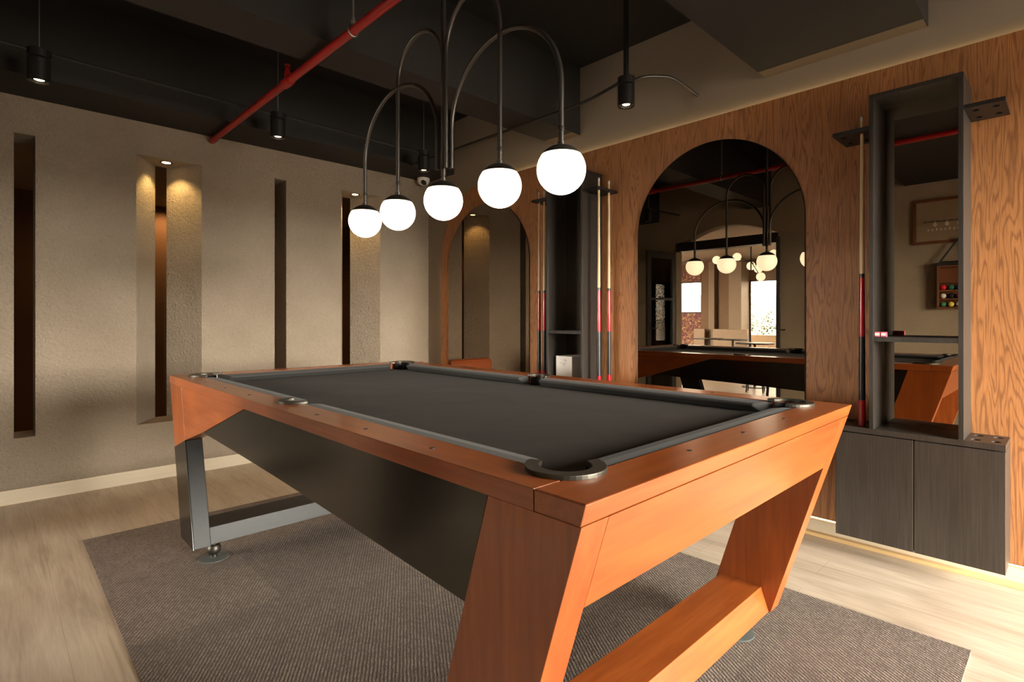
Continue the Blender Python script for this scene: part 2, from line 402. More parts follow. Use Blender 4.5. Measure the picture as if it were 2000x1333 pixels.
# bed cloth with pocket cut-outs
bx0, by0 = .753, ya+.11
def bed():
    P = []
    q = arc(.782, .668, .052, 100, -10, 12)
    q = [p for p in q if p[0] > bx0 and p[1] > by0]
    P += [(bx0, q[0][1]+.001)]+q+[(q[-1][0]+.001, by0)]
    Q = [((x0+x1)-x, y) for x, y in P][::-1]
    side = [(x1+x0-px, py) for px, py in arc(.757, YM, .044, -86, 86, 10)]
    return P+Q+side+[((x0+x1)-x, (ya+yb)-y) for x, y in P]+[(x, (ya+yb)-y) for x, y in P][::-1]+[(px, py) for px, py in arc(.757, YM, .044, 86, -86, 10)]
m = MB(); m.poly(bed(), .775, .815); m.build('playing_bed', M_felt, T)
box('slate_frame', M_lacq, x0+.075, x1-.075, ya+.11, yb-.11, .70, .774, T)
# cushions
def cushion(p, q, nrm, e0, e1):
    """p..q along the wood edge, nrm = inward normal, e0/e1 end cut offsets at the nose"""
    p, q, nrm = Vector((*p, 0)), Vector((*q, 0)), Vector((*nrm, 0)); d = (q-p).normalized()
    sec = [(0, .816), (0, .851), (.030, .851), (.062, .847), (.068, .841), (.066, .836), (.040, .816)]
    lo = [p+d*(e0*u/.068)+nrm*u+Vector((0, 0, z)) for u, z in sec]; hi = [q-d*(e1*u/.068)+nrm*u+Vector((0, 0, z)) for u, z in sec]
    m = MB(); m.hexa(lo, hi); m.build('cushion', M_cush, T, bevel=.004)
X0i, X1i, Y0i, Y1i = .7535, x0+x1-.7535, ya+.1105, yb-.1105
cA, cS = .727, .054
for sx in (0, 1):
    X = X1i if sx else X0i; n_ = (-1, 0) if sx else (1, 0)
    cushion((X, cA), (X, YM-cS), n_, .045, .014); cushion((X, YM+cS), (X, ya+yb-cA), n_, .014, .045)
cx_ = .842
cushion((cx_, Y0i), (x0+x1-cx_, Y0i), (0, 1), .045, .045); cushion((cx_, Y1i), (x0+x1-cx_, Y1i), (0, -1), .045, .045)
# pocket castings with cups
def pocket(cx, cy, ri, ro, a0, a1):
    m = MB(); m.poly(arc(cx, cy, ro, a0, a1, 30)+arc(cx, cy, ri, a1, a0, 30), ht-.002, ht+.009)
    o = m.build('pocket_casting', M_pew, T, bevel=.0025)
    m = MB(); rc = ri+.0015; m.bm.verts.ensure_lookup_table()
    b = m.bm; n = 30; rings = []
    for z in (.700, ht-.003): rings.append([b.verts.new((x, y, z)) for x, y in arc(cx, cy, rc-.003, a0, a1, n)])
    for i in range(n): b.faces.new((rings[0][i], rings[0][i+1], rings[1][i+1], rings[1][i]))
    cv = b.verts.new((cx, cy, .7)); 
    full = [b.verts.new((x, y, .7)) for x, y in arc(cx, cy, rc-.003, 0, 360, 40)[:-1]]
    for i in range(40): b.faces.new((cv, full[i], full[(i+1) % 40]))
    c = m.build('pocket_cup', M_dark if False else M_cup, T); 
    return o
M_cup = plain('dark_metal_pocket_cup', (.05, .052, .055), .25, .8)
for sx in (0, 1):
    for sy in (0, 1):
        cx, cy = .782, .668; A, B = 104, 348
        if sx: cx = x0+x1-cx; A, B = 180-348, 180-104
        if sy: cy = ya+yb-cy; A, B = -B, -A
        pocket(cx, cy, .050, .078, A, B)
    cx, A, B = .757, 82, 278
    if sx: cx, A, B = x0+x1-.757, -98, 98
    pocket(cx, YM, .042, .064, A, B)
# sights
sp = [(x0+.045, YM+s*(.29*k)) for s in (-1, 1) for k in (1, 2, 3)]
sp = sp+[(x0+x1-a, b) for a, b in sp]
sp += [(a, b) for b in (ya+.06, yb-.06) for a in (1.081, 1.3515, 1.622)]
for a, b in sp:
    m = MB(); m.lathe([(.0062, 0), (.0062, .0012), (0, .0012)], (a, b, ht-.0003), 12); m.build('rail_sight', M_dark, T)
# near frame in wood, far frame in dark steel
wl, th, zb = .217, .071, .103
def legprism(z0, z1, xa, xb, sy, extra=None):
    pts = [(lv(z1), z1), (lv(z1)+wl, z1), (lv(z0)+wl, z0), (lv(z0), z0)]
    if sy: pts = [((ya+yb)-y, z) for y, z in pts]
    m = MB(); m.poly(pts, xa, xb, 'x'); return m
for sx in (0, 1):
    xa, xb = (x0+.003, x0+.003+th) if not sx else (x1-.003-th, x1-.003)
    legprism(zb, zr-.001, xa, xb, 0).build('wooden_leg', M_chz, T, bevel=.0012)['label'] = 'orange-brown wooden leg'
    # far leg: steel below the slanted cut
    zc1, zc2 = .509, .572
    pts = [(lv(zc1), zc1), (lv(zc2)+wl, zc2), (lv(zb)+wl, zb), (lv(zb), zb)]
    pts = [((ya+yb)-y, z) for y, z in pts]
    m = MB(); m.poly(pts, xa, xb, 'x'); m.build('steel_leg', M_stz, T, bevel=.003)['label'] = 'dark brushed steel leg'
    # black lacquered face on the outside of the steel leg
    pf = [(y+(.001 if i in (0, 3) else -.001)*0, z) for i, (y, z) in enumerate(pts)]
    xo = (xa-.002, xa) if not sx else (xb, xb+.002)
    m = MB(); m.poly(pf, xo[0], xo[1], 'x'); m.build('leg_face', M_lacq, T)
    # wooden wedge over the far leg and under the rail
    e = (ya+yb)
    wdg = [(e-lv(zr), zr-.001), (e-lv(zc1), zc1+.001), (e-lv(zc2)-wl, zc2+.001), (2.582, .652), (2.062, zr-.001)]
    sm = e-lv(zr)-wl
    m = MB(); m.poly([(sm, zr-.001), (e-lv(zr), zr-.001), (e-lv(zc1), zc1+.001), (e-lv(zc2)-wl, zc2+.001)], xa-.001, xb, 'x') ; m.build('leg_head', M_chz, T, bevel=.0015)
    m = MB(); m.poly([(sm-.0015, zr-.001), (e-lv(zc2)-wl-.0015, zc2+.002), (2.582, .652), (2.062, zr-.001)], xa-.001, xb, 'x'); m.build('apron_wedge', M_chy, T, bevel=.0015)
    # black side panel with a shallow arched lower edge
    low = []
    for i in range(15):
        u = i/14; y = .812+(2.580-.812)*u; low.append((y, .594+(.651-.594)*u+.008*math.sin(PI*u)))
    pan = [(2.058, zr-.001), (lv(zr)+wl+.002, zr-.001)]+low
    m = MB(); m.poly(pan, xa+.001, xa+.026, 'x') if not sx else m.poly(pan, xb-.026, xb-.001, 'x')
    m.build('side_panel', M_lacq, T)
def cross(sy, mat, z0, z1, dy0, dy1, top0, top1, name):
    lo = [(x0+.003+th, dy0, z0), (x1-.003-th, dy0, z0), (x1-.003-th, dy1, z0), (x0+.003+th, dy1, z0)]
    hi = [(x0+.003+th, top0, z1), (x1-.003-th, top0, z1), (x1-.003-th, top1, z1), (x0+.003+th, top1, z1)]
    if sy: lo = [(x, ya+yb-y, z) for x, y, z in lo]; hi = [(x, ya+yb-y, z) for x, y, z in hi]
    m = MB(); m.hexa(lo, hi); return m.build(name, mat, T, bevel=.0012)
cross(0, M_chx, .645, zr-.001, lv(.645), lv(.645)+.10, lv(zr), lv(zr)+.10, 'end_apron')['label'] = 'wooden crossbeam under the near rail'
cross(1, M_lacq, .645, zr-.001, lv(.645), lv(.645)+.10, lv(zr), lv(zr)+.10, 'end_apron')
cross(0, M_chx, zb, .182, .753, .952, .779, .926, 'stretcher')['label'] = 'wooden bottom stretcher'
cross(1, M_stx, zb, .178, .753, .945, .762, .93, 'stretcher')['label'] = 'dark steel bottom stretcher'
for sy in (0, 1):
    for sx in (0, 1):
        fx, fy = (.763, .857) if not sx else (x0+x1-.763, .857)
        if sy: fy = ya+yb-fy
        m = MB(); m.lathe([(.012, .105), (.012, .070), (.024, .068), (.030, .058), (.030, .040), (.024, .030), (.016, .024), (.016, .012)], (fx, fy, 0), 24)
        ft = m.build('levelling_foot', M_chrome if False else M_footm, T, smooth=True) if False else m.build('levelling_foot', M_pew, T, smooth=True)
        m = MB(); m.lathe([(.066, .0065), (.066, .010), (.052, .012), (0, .012)], (fx, fy, 0), 32); m.build('floor_pad', M_pad, ft, smooth=True)

# ------------------------------------------------------------------ rug
tag(box('carpet', M_rug, .338, 2.41, .25, 3.519, 0, .006), 'brown ribbed carpet of square tiles under the pool table', 'carpet')

# ------------------------------------------------------------------ chandelier
XC = 1.390
gl = [(2.539, 1.640), (2.227, 1.640), (1.869, 1.640), (1.514, 1.640), (1.207, 1.640)]
H = thing('pendant_light', (XC, 1.869, 3.02), 'five-globe pendant light with arched gunmetal tubes hanging over the pool table', 'pendant light')
m = MB(); m.lathe([(.06, 3.02), (.06, 3.0), (.012, 2.985), (.012, 2.98)], (XC, 1.869, 0), 24); m.build('ceiling_rose', M_arm, H, smooth=True)
m = MB(); m.tube([(XC, 1.869, 3.0), (XC, 1.869, 1.745)], .0105, 12); m.build('stem', M_arm, H, smooth=True)
def arm(gi, yin, xo, zsp, zt_):
    y, z = gl[gi]; r = abs(y-yin)/2; c = (y+yin)/2; P = [(XC, y, z+.10), (XC, y, zsp)]; n = 28
    for i in range(1, n):
        a = PI*i/n; yy = c+(y-c)*math.cos(a); P.append((XC+xo*i/n, yy, zsp+(zt_-zsp)*math.sin(a)))
    P += [(XC+xo, yin, zsp), (XC+xo, yin, 1.775)]
    m = MB(); m.tube(P, .0095, 12); m.build('arched_arm', M_arm, H, smooth=True)
arm(0, 1.896, -.012, 1.93, 2.225); arm(1, 1.890, .014, 2.25, 2.43); arm(3, 1.843, -.006, 2.25, 2.45); arm(4, 1.838, .020, 1.93, 2.225)
for i, (y, z) in enumerate(gl):
    R = .083
    m = MB(); prof = [(0, -R)]+[(R*math.sin(math.radians(a)), -R*math.cos(math.radians(a))) for a in range(6, 132, 6)]
    m.lathe(prof, (XC, y, z), 40); g_ = m.build('globe', M_glow, H, smooth=True)
    Rc = R+.0015
    prof = [(Rc*math.sin(math.radians(a)), Rc*math.cos(math.radians(a))) for a in range(54, 4, -5)]+[(.012, Rc), (.012, Rc+.012), (.0075, Rc+.014), (.0075, Rc+.045), (.011, Rc+.047), (.011, Rc+.062), (.0095, Rc+.064)]
    m = MB(); m.lathe(prof, (XC, y, z), 40); m.build('globe_cap', M_arm, H, smooth=True)

# ------------------------------------------------------------------ ceiling services
def spot(x, y, zbox, label, rodr, rodm, group='black spotlights under the conduits'):
    t = thing('ceiling_spotlight', (x, y, 3.02), label, 'spotlight', group)
    m = MB(); m.tube([(x, y, 3.02), (x, y, zbox+.02)], rodr, 10); m.build('hanging_rod', rodm, t, smooth=True)
    m = MB(); m.lathe([(.042, zbox-.030), (.050, zbox-.028), (.050, zbox+.013), (.032, zbox+.019), (.012, zbox+.023)], (x, y, 0), 24); m.build('junction_box', M_black, t, smooth=True)
    m = MB(); m.lathe([(.036, zbox-.141), (.038, zbox-.152), (.0465, zbox-.155), (.0485, zbox-.153), (.0485, zbox-.037), (.042, zbox-.031)], (x, y, 0), 32)
    m.build('lamp_housing', M_black, t, smooth=True)
    lamp('spot_beam', 'SPOT', (x, y, zbox-.150), (0, 0, 0), 15, (1, .60, .30), spot_size=math.radians(84), spot_blend=.9, shadow_soft_size=.02)
    m = MB(); m.lathe([(0, zbox-.1425), (.022, zbox-.1425), (.022, zbox-.1405)], (x, y, 0), 20); m.build('lamp_lens', M_spotglow, t)
    return t
spot(.185, 3.8, 2.545, 'black cylinder spotlight nearest the camera above the plaster wall slots', .003, M_galv)
spot(1.422, 3.8, 2.535, 'black cylinder spotlight hanging behind the red sprinkler pipe', .003, M_galv)
spot(2.623, 3.8, 2.535, 'black cylinder spotlight above the dome camera in the corner', .003, M_galv)
spot(2.70, 1.84, 2.545, 'black cylinder spotlight on a thick pipe in front of the oak wall', .016, M_black)
def smoothpath(P, k=6):
    P = [Vector(p) for p in P]; R = []
    for i in range(len(P)-1):
        a, b, c, d = P[max(i-1, 0)], P[i], P[i+1], P[min(i+2, len(P)-1)]
        for j in range(k):
            t = j/k; R.append(.5*((2*b)+(c-a)*t+(2*a-5*b+4*c-d)*t*t+(3*b-a-3*c+d)*t**3))
    return R+[P[-1]]
for P in ([(-.6, 3.8, 2.575), (.134, 3.8, 2.55)], [(.237, 3.8, 2.55), (1.371, 3.8, 2.535)], [(1.473, 3.8, 2.54), (2.572, 3.8, 2.53)]):
    m = MB(); m.tube(P, .009, 10); o = m.build('electrical_conduit', M_beam, smooth=True)
    tag(o, {0: 'dark conduit entering the frame left of the nearest spotlight', 1: 'long dark conduit between the two left spotlights', 2: 'dark conduit from the spotlight by the red pipe to the corner spotlight'}[[-.6, .237, 1.473].index(P[0][0])], 'conduit', 'conduits under the ceiling')
m = MB(); m.tube(smoothpath([(2.70, 4.117, 2.51), (2.70, 3.3, 2.508), (2.70, 2.45, 2.503), (2.70, 2.15, 2.508), (2.70, 1.98, 2.53), (2.70, 1.889, 2.545)]), .009, 10)
tag(m.build('electrical_conduit', M_beam, smooth=True), 'dark conduit running from the corner to the spotlight on the thick pipe', 'conduit', 'conduits under the ceiling')
m = MB(); m.tube(smoothpath([(2.75, 1.84, 2.545), (2.82, 1.815, 2.59), (2.90, 1.76, 2.605), (3.0, 1.70, 2.60), (XW, 1.645, 2.537)]), .010, 10)
t = m.build('electrical_conduit', M_arm, smooth=True); tag(t, 'short bent grey conduit from the thick-pipe spotlight to the painted wall', 'conduit', 'conduits under the ceiling')
# sprinkler pipe
SP = thing('sprinkler_pipe', (1.22, 3.0, 2.488), 'bright red sprinkler pipe running under the ceiling to the plaster wall', 'pipe')
m = MB(); m.tube([(1.208, YP, 2.488), (1.262, -2.59, 2.488)], .021, 18); m.build('pipe', M_red, SP, smooth=True)
m = MB(); m.tube([(1.219, 3.16, 2.488), (1.2198, 3.07, 2.488)], .027, 18); m.tube([(1.2194, 3.115, 2.488), (1.2194, 3.115, 2.545)], .017, 14); m.build('tee_fitting', M_red, SP, smooth=True)
m = MB(); m.lathe([(.012, 2.545), (.013, 2.560), (.008, 2.563), (.005, 2.578), (.006, 2.582), (.016, 2.584), (.017, 2.587), (0, 2.589)], (1.2194, 3.115, 0), 16)
m.tube([(1.208, 3.115, 2.558), (1.204, 3.115, 2.57), (1.214, 3.115, 2.583)], .0025, 6); m.tube([(1.231, 3.115, 2.558), (1.235, 3.115, 2.57), (1.225, 3.115, 2.583)], .0025, 6)
m.build('sprinkler_head', M_red, SP, smooth=True)
for yy in (2.35, -.6):
    xx = 1.2257
    m = MB(); m.tube([(xx+.0245*math.cos(a*PI/12), yy, 2.488+.0245*math.sin(a*PI/12)+(.02 if 3 < a < 9 else 0)) for a in range(-1, 25)], .004, 6)
    m.tube([(xx, yy, 2.525), (xx, yy, 3.02)], .005, 8); m.lathe([(.009, 2.535), (.009, 2.548)], (xx, yy, 0), 6); m.build('pipe_hanger', M_galv, SP, smooth=True)
m = MB(); m.tube([(1.2085, YP-.05, 2.488), (1.2083, YP-.02, 2.488)], .026, 16); m.lathe([(.004, 2.505), (.004, 2.53)], (1.19, YP-.035, 0), 8); m.build('end_clamp', M_red, SP, smooth=True)
# dome camera
DC = thing('dome_camera', (3.06, 4.44, 2.52), 'white dome security camera under the ceiling in the corner', 'security camera')
m = MB(); m.lathe([(.060, 0), (.062, -.02), (.055, -.040), (.045, -.055), (.02, -.068), (0, -.072)], (3.06, 4.44, 2.519), 32); m.build('housing', M_white, DC, smooth=True)
m = MB(); m.lathe([(0, -.014), (.020, -.012), (.030, 0), (.024, .014), (0, .02)], (3.035, 4.40, 2.465), 24, Matrix.Rotation(math.radians(35), 4, 'Y')); m.build('lens_dome', M_dark, DC, smooth=True)

# ------------------------------------------------------------------ arched mirrors
def archmirror(y0, y1, zb_, sp_, label):
    r = (y1-y0)/2; c = (y0+y1)/2
    o = thing('arched_mirror', (XP, c, 1.2), label, 'mirror')
    m = MB(); m.poly([(y0, zb_), (y1, zb_)]+arc(c, sp_, r, 0, 180, 48), XP-.0075, XP, 'x'); m.build('mirror_edge', M_edge, o)
    m = MB(); m.poly([(y0+.0015, zb_+.0015), (y1-.0015, zb_+.0015)]+arc(c, sp_, r-.0015, 0, 180, 48), XP-.0095, XP-.0076, 'x'); m.build('mirror_glass', M_smoke, o)
archmirror(1.005, 2.041, .13, 1.69, 'tall arched smoked mirror between the two cue cabinets')
archmirror(3.059, 4.131, .13, 1.62, 'arched smoked mirror at the rounded left end of the oak wall')

# ------------------------------------------------------------------ cue cabinets
XF = 2.914
def holes(m, xs, ys, z0, z1, r=.0165, n=20):
    """plate made of cells, each with a round hole in its middle"""
    b = m.bm
    for xa, xb in zip(xs, xs[1:]):
        for y0_, y1_ in zip(ys, ys[1:]):
            cx, cy = (xa+xb)/2, (y0_+y1_)/2; O, I = [], []
            for k in range(n):
                a = 2*PI*(k+.5)/n; dx, dy = math.cos(a), math.sin(a)
                s = min((xb-xa)/2/max(abs(dx), 1e-6), (y1_-y0_)/2/max(abs(dy), 1e-6)); O.append((cx+dx*s, cy+dy*s)); I.append((cx+dx*r, cy+dy*r))
            # snap nearest outline points to the corners
            for qx, qy in ((xa, y0_), (xa, y1_), (xb, y0_), (xb, y1_)):
                j = min(range(n), key=lambda i: (O[i][0]-qx)**2+(O[i][1]-qy)**2); O[j] = (qx, qy)
            V = [[b.verts.new((x, y, z)) for x, y in L] for L in (O, I) for z in (z0, z1)]   # O0,O1,I0,I1
            for i in range(n):
                j = (i+1) % n
                b.faces.new((V[0][j], V[0][i], V[2][i], V[2][j])); b.faces.new((V[1][i], V[1][j], V[3][j], V[3][i]))
                b.faces.new((V[2][i], V[2][j], V[3][j], V[3][i])); b.faces.new((V[0][i], V[0][j], V[1][j], V[1][i]))
box_ = box
def cabinet(dy, yl):
    box = lambda nm, mt, a, b, c, d, e, f, par, bv=0: box_(nm, mt, a, b, c+dy, d+dy, e, f, par, bv)
    t = thing('cue_cabinet', (XP, .5+dy, 0), 'x', 'cabinet', 'dark oak cue cabinets on the oak wall')
    box('cabinet_body', M_cab, XF+.02, XP, .197, .80, .115, .606, t)
    for a, b in ((.197, .4945), (.4975, .80)): box('door', M_cab, XF, XF+.0185, a, b, .113, .603, t, .0015)
    m = MB(); sh = lambda L: [v+dy for v in L]; yr = [.197, .262, .325]; xs = [XF, XF+.113, XP]
    holes(m, xs, sh(yr), .608, .632); holes(m, xs, sh(yl), .608, .632); m.box(XF, XP, .325+dy, yl[0]+dy, .608, .632); m.build('top_board', M_cab, t)
    box('bumper_tray', M_dark, XF+.02, XP-.002, .2, .81, .6055, .608, t)
    for nm, (a, b) in (('right', (.326, .3435)), ('left', (.6455, .663))): box('side_board', M_cab_shade, XF, XP, a, b, .632, 2.149, t, .001)
    box('head_board', M_cab_shade, XF, XP, .326, .663, 2.149, 2.167, t, .001)
    box('mirror_panel', M_smoke2, 3.120, 3.124, .3435, .6455, .6325, 2.149, t)
    box('shelf', M_cab_shade, XF+.002, 3.120, .3435, .6455, 1.034, 1.056, t, .001)
    for ys in (yl, [.197, .262, .326]):
        m = MB(); holes(m, xs, sh(ys), 2.010, 2.026, .0125)
        if ys is yl and yl[0] > .67: m.box(XF, XP, .663+dy, yl[0]+dy, 2.010, 2.026)
        m.build('cue_holder', M_black, t)
    return t
cab = cabinet(0, [.665, .745, .813]); cab['label'] = 'dark stained wall cabinet with tall mirrored frame, nearest the camera at the right edge'
cab2 = cabinet(2.013, [.7065, .757, .813]); cab2['label'] = 'dark stained wall cabinet with tall frame, holding a white box, between the two arched mirrors'
def cue(x, y, z, label, grp, dx=0, dy=0):
    t = thing('pool_cue', (x, y, z), label, 'cue', grp)
    segs = [('butt_bumper', M_white, [(.008, 0), (.011, .002), (.0125, .012), (.0125, .016)]),
            ('butt_sleeve', M_cred, [(.0145, .016), (.0143, .145)]), ('grip_wrap', M_cblk, [(.0143, .145), (.0128, .445)]),
            ('forearm', M_cred, [(.0128, .445), (.0108, .725)]), ('joint_collar', M_cblk, [(.0110, .725), (.0108, .742)]),
            ('shaft', M_maple, [(.0106, .742), (.0066, 1.462)]), ('ferrule', M_white, [(.0066, 1.462), (.0064, 1.482)]), ('leather_tip', M_galv, [(.0064, 1.482), (.0055, 1.489), (0, 1.490)])]
    for nm, mt, pr in segs:
        m = MB(); m.lathe(pr, (x, y, z), 18); m.build(nm, mt, t, smooth=True)
    return t
c0 = cue(XF+.0565, .704, .6085, 'pool cue standing in the rack of the right-hand cabinet', 'pool cues in the cabinet racks')
for x, y, lab in ((XF+.0565, 2.798, 'leftmost pool cue, at the left side of the cabinet with the white box'),
                  (XF+.0565, 2.745, 'second pool cue from the left, close against the cabinet with the white box'),
                  (XF+.0565, 2.2435, 'pool cue at the right side of the white-box cabinet, nearer the cabinet'),
                  (XF+.169, 2.2425, 'pool cue at the right side of the white-box cabinet, nearer the arched mirror')):
    c = copy_tree(c0, (x-c0.location.x, y-c0.location.y, 0)); c['label'] = lab
# chalk cubes
M_pink = plain('pink_chalk_paper', (.62, .10, .16), .5); M_dch = plain('dark_chalk_paper', (.12, .02, .03), .4)
for i, (y, lab) in enumerate(((.6335, 'pink chalk cube with a white side at the left end of the mirrored shelf'), (.609, 'pink chalk cube beside the first one on the mirrored shelf'))):
    t = thing('chalk_cube', (2.935, y, 1.056), lab, 'chalk', 'chalk cubes on the shelf')
    box('cube', M_pink, 2.924, 2.946, y-.011, y+.011, 1.056, 1.078, t, .001)
    box('paper_label', M_white, 2.9232, 2.9239, y-.009, y+.009, 1.061, 1.073, t)
# white patterned box
def mkbox():
    t = NT('white_card_with_sketches'); v = t.coord(); a = t.noise(v, 28, 2, .5, 1.5); b = t.noise(v, 9, 1)
    ln = t.math('ABSOLUTE', t.math('SUBTRACT', a, .5)); msk = t.math('GREATER_THAN', b, .60)
    f = t.math('MULTIPLY', t.math('LESS_THAN', ln, .012), msk)
    t.col(t.mix(f, (.74, .70, .66), (.12, .11, .11))); return t.set(Roughness=.5)
tag(box('paper_box', mkbox(), 2.965, 3.105, 2.475, 2.625, .6325, .872, None, .002), 'white paper box with thin dark sketch marks in the bottom of the left cabinet', 'box')

# ------------------------------------------------------------------ things on the wall behind the camera, seen in the mirrors
P_ = thing('framed_picture', (-.585, .88, 2.11), 'framed picture with walnut frame, seen in the cabinet mirror', 'picture')
m = MB(); fy0, fy1, fz0, fz1 = .56, 1.165, 1.895, 2.345
for a in ((fy0, fy1, fz0, fz0+.028), (fy0, fy1, fz1-.028, fz1), (fy0, fy0+.028, fz0+.028, fz1-.028), (fy1-.028, fy1, fz0+.028, fz1-.028)): m.box(-.6, -.57, *a)
m.build('frame', M_walnut, P_, bevel=.003)
M_print = plain('tan_print', (.30, .225, .14), .4); M_ink = plain('dark_print_ink', (.02, .017, .015), .5); M_inkw = plain('pale_print_ink', (.62, .55, .45), .5)
box('print', M_print, -.6, -.585, fy0+.028, fy1-.028, fz0+.028, fz1-.028, P_)
m = MB(); m.box(-.5849, -.584, .62, 1.08, 2.112, 2.118)
for k in range(9): m.box(-.5849, -.584, .66+.05*k, .664+.05*k, 2.118, 2.13)
m.box(-.5849, -.584, .70, .82, 2.005, 2.010); m.build('printed_lines', M_ink, P_)
m = MB()
for k in range(4):
    yy = .70+.095*k; m.lathe([(.006, .035), (.008, .02), (.017, .005), (.017, -.008), (.006, -.02)], (-.5845, yy, 2.085), 10, Matrix.Scale(.05, 4, (1, 0, 0)))
for k in range(12): m.box(-.5849, -.584, .66+.034*k, .672+.034*k, 2.025, 2.043+.008*(k % 3 == 0))
pb = m.build('printed_bulbs', M_inkw, P_); pb['kind'] = 'stuff'
RK = thing('ball_rack', (-.55, .8, 1.24), 'wooden wall rack with rows of pool balls, seen in the cabinet mirror', 'ball rack')
m = MB(); ry0, ry1, rz0, rz1 = .62, .962, 1.245, 1.665
m.box(-.6, -.59, ry0, ry1, rz0, rz1); m.box(-.6, -.51, ry0, ry0+.016, rz0, rz1); m.box(-.6, -.51, ry1-.016, ry1, rz0, rz1)
m.build('rack_case', M_walnut, RK, bevel=.002)
for k in range(5):
    z = rz0+(rz1-rz0-.014)*[0, .205, .41, .615, 1][k]; box('rack_shelf', M_walnut, -.59, -.515, ry0+.016, ry1-.016, z, z+.014, RK)
cols = [(.7, .02, .02), (.02, .14, .07), (.03, .05, .3), (.75, .5, .05), (.7, .25, .1), (.72, .68, .6), (.02, .02, .02), (.3, .03, .1), (.72, .2, .05), (.75, .7, .55), (.05, .2, .1), (.7, .6, .1), (.7, .68, .62), (.1, .1, .35), (.5, .05, .05)]
names_ = ['red', 'dark green', 'blue', 'yellow', 'orange', 'white', 'black', 'maroon', 'light orange', 'cream', 'forest green', 'mustard', 'ivory', 'navy', 'crimson']
k = 0
for r_ in range(3):
    for c_ in range(5):
        z = rz0+(rz1-rz0-.014)*[.41, .205, 0][r_]+.014+.0263; y = ry1-.045-.0615*c_
        m = MB(); m.lathe([(0, -.026)]+[(.026*math.sin(math.radians(a)), -.026*math.cos(math.radians(a))) for a in range(15, 180, 15)]+[(0, .026)], (-.553, y, z), 20)
        o = m.build('pool_ball', plain('ball_'+names_[k].replace(' ', '_'), cols[k], .12, var=.02), smooth=True)
        tag(o, '%s pool ball in the %s row of the wall rack' % (names_[k], ('top', 'middle', 'bottom')[r_]), 'ball', 'pool balls in the wall rack'); k += 1
box('rack_top', M_dark, -.6, -.50, ry0-.004, ry1+.004, rz1, rz1+.03, RK)
m = MB(); tri = [(-.53, .94, 1.70), (-.545, .79, 1.94), (-.53, .64, 1.70), (-.53, .94, 1.70)]
for a, b in zip(tri, tri[1:]): m.tube([a, b], .008, 8)
tag(m.build('ball_triangle', M_black, smooth=True), 'black ball triangle resting on top of the wall ball rack', 'triangle')

# door leaves and lounge seen in the tall arched mirror
def leaf(hx, hy, ang, n, wdt=.58):
    o = struct(thing('door_%d' % n, (hx, hy, 0), '', '')); del o['label']; del o['category']
    m = MB(); fr = .07
    m.box(0, wdt, 0, .04, .02, .10); m.box(0, wdt, 0, .04, 1.97, 2.06); m.box(0, fr, 0, .04, .10, 1.97); m.box(wdt-fr, wdt, 0, .04, .10, 1.97); m.box(fr, wdt-fr, 0, .04, .72, .78); m.box(fr, wdt-fr, 0, .04, 1.40, 1.43)
    f_ = m.build('leaf_frame', M_frame, None, .002); m = MB(); m.box(fr, wdt-fr, .016, .022, .10, 1.97); p_ = m.build('pane', M_glass)
    m = MB(); m.tube([(wdt-.035, -.045, 1.02), (wdt-.035, 0, 1.02)], .008, 8); m.tube([(wdt-.035, -.045, 1.02), (wdt-.14, -.045, 1.02)], .009, 8); m.box(wdt-.055, wdt-.015, -.004, 0, .93, 1.10); h_ = m.build('handle', M_black)
    for q in (f_, p_, h_): q.parent = o
    o.rotation_euler = (0, 0, ang)
leaf(-.60, 3.86, math.radians(8), 1); leaf(-.60, 2.47, math.radians(-19), 2)
struct(box('ceiling_lounge', M_lceil, -7.2, -.75, -.5, 8.5, 2.50, 2.6))
m = MB(); m.box(-6.2, -6.1, 5.14, 6.28, 0, 2.5); m.box(-6.2, -6.1, 6.28, 8.4, 2.06, 2.5); m.box(-6.2, -6.1, -.5, 3.2, 0, 2.5); m.box(-6.2, -6.1, 3.2, 5.14, 2.02, 2.5)
m.box(-6.2, -.75, 8.4, 8.5, 0, 2.5); m.box(-6.2, -.75, -.5, -.4, 0, .6); m.box(-6.2, -.75, -.5, -.4, 2.02, 2.5); m.box(-4.2, -.75, -.5, -.4, .6, 2.02); struct(m.build('wall_lounge', M_lpan))
m = MB()
for k in range(3): m.box(-6.1+.93*k, -6.06+.93*k, -.47, -.44, .6, 2.02)
m.box(-6.1, -4.2, -.47, -.44, .6, .63); m.box(-6.1, -4.2, -.47, -.44, 1.99, 2.02); o = struct(m.build('window_4', M_frame)); box('pane', M_glass, -6.1, -4.2, -.457, -.453, .6, 2.02, o)
box_col = MB(); box_col.box(-6.1, -5.7, 5.14, 5.42, 0, 2.5); box_col.box(-6.1, -5.95, 5.88, 6.02, 0, 2.5); struct(box_col.build('trim_7', M_lcol))
def floral():
    t = NT('floral_wall_covering'); v = t.coord((1, 1, 1)); a = t.noise(v, 9, 4, .6, 2.5); b = t.noise(v, 5, 3, .6, 1.8)
    c = t.ramp(a, [(.36, (.09, .02, .035)), (.50, (.20, .05, .075)), (.56, (.30, .20, .07)), (.62, (.45, .33, .13))])
    t.col(t.mix(t.ramp(b, [(.60, (0, 0, 0)), (.66, (1, 1, 1))]), c, (.55, .48, .40))); return t.set(Roughness=.6)
M_flo = floral()
m = MB(); m.box(-6.2, -6.1, 6.28, 8.4, 0, 1.29); m.box(-6.1, -6.08, 6.28, 8.4, 2.06, 2.30); struct(m.build('trim_8', M_flo))
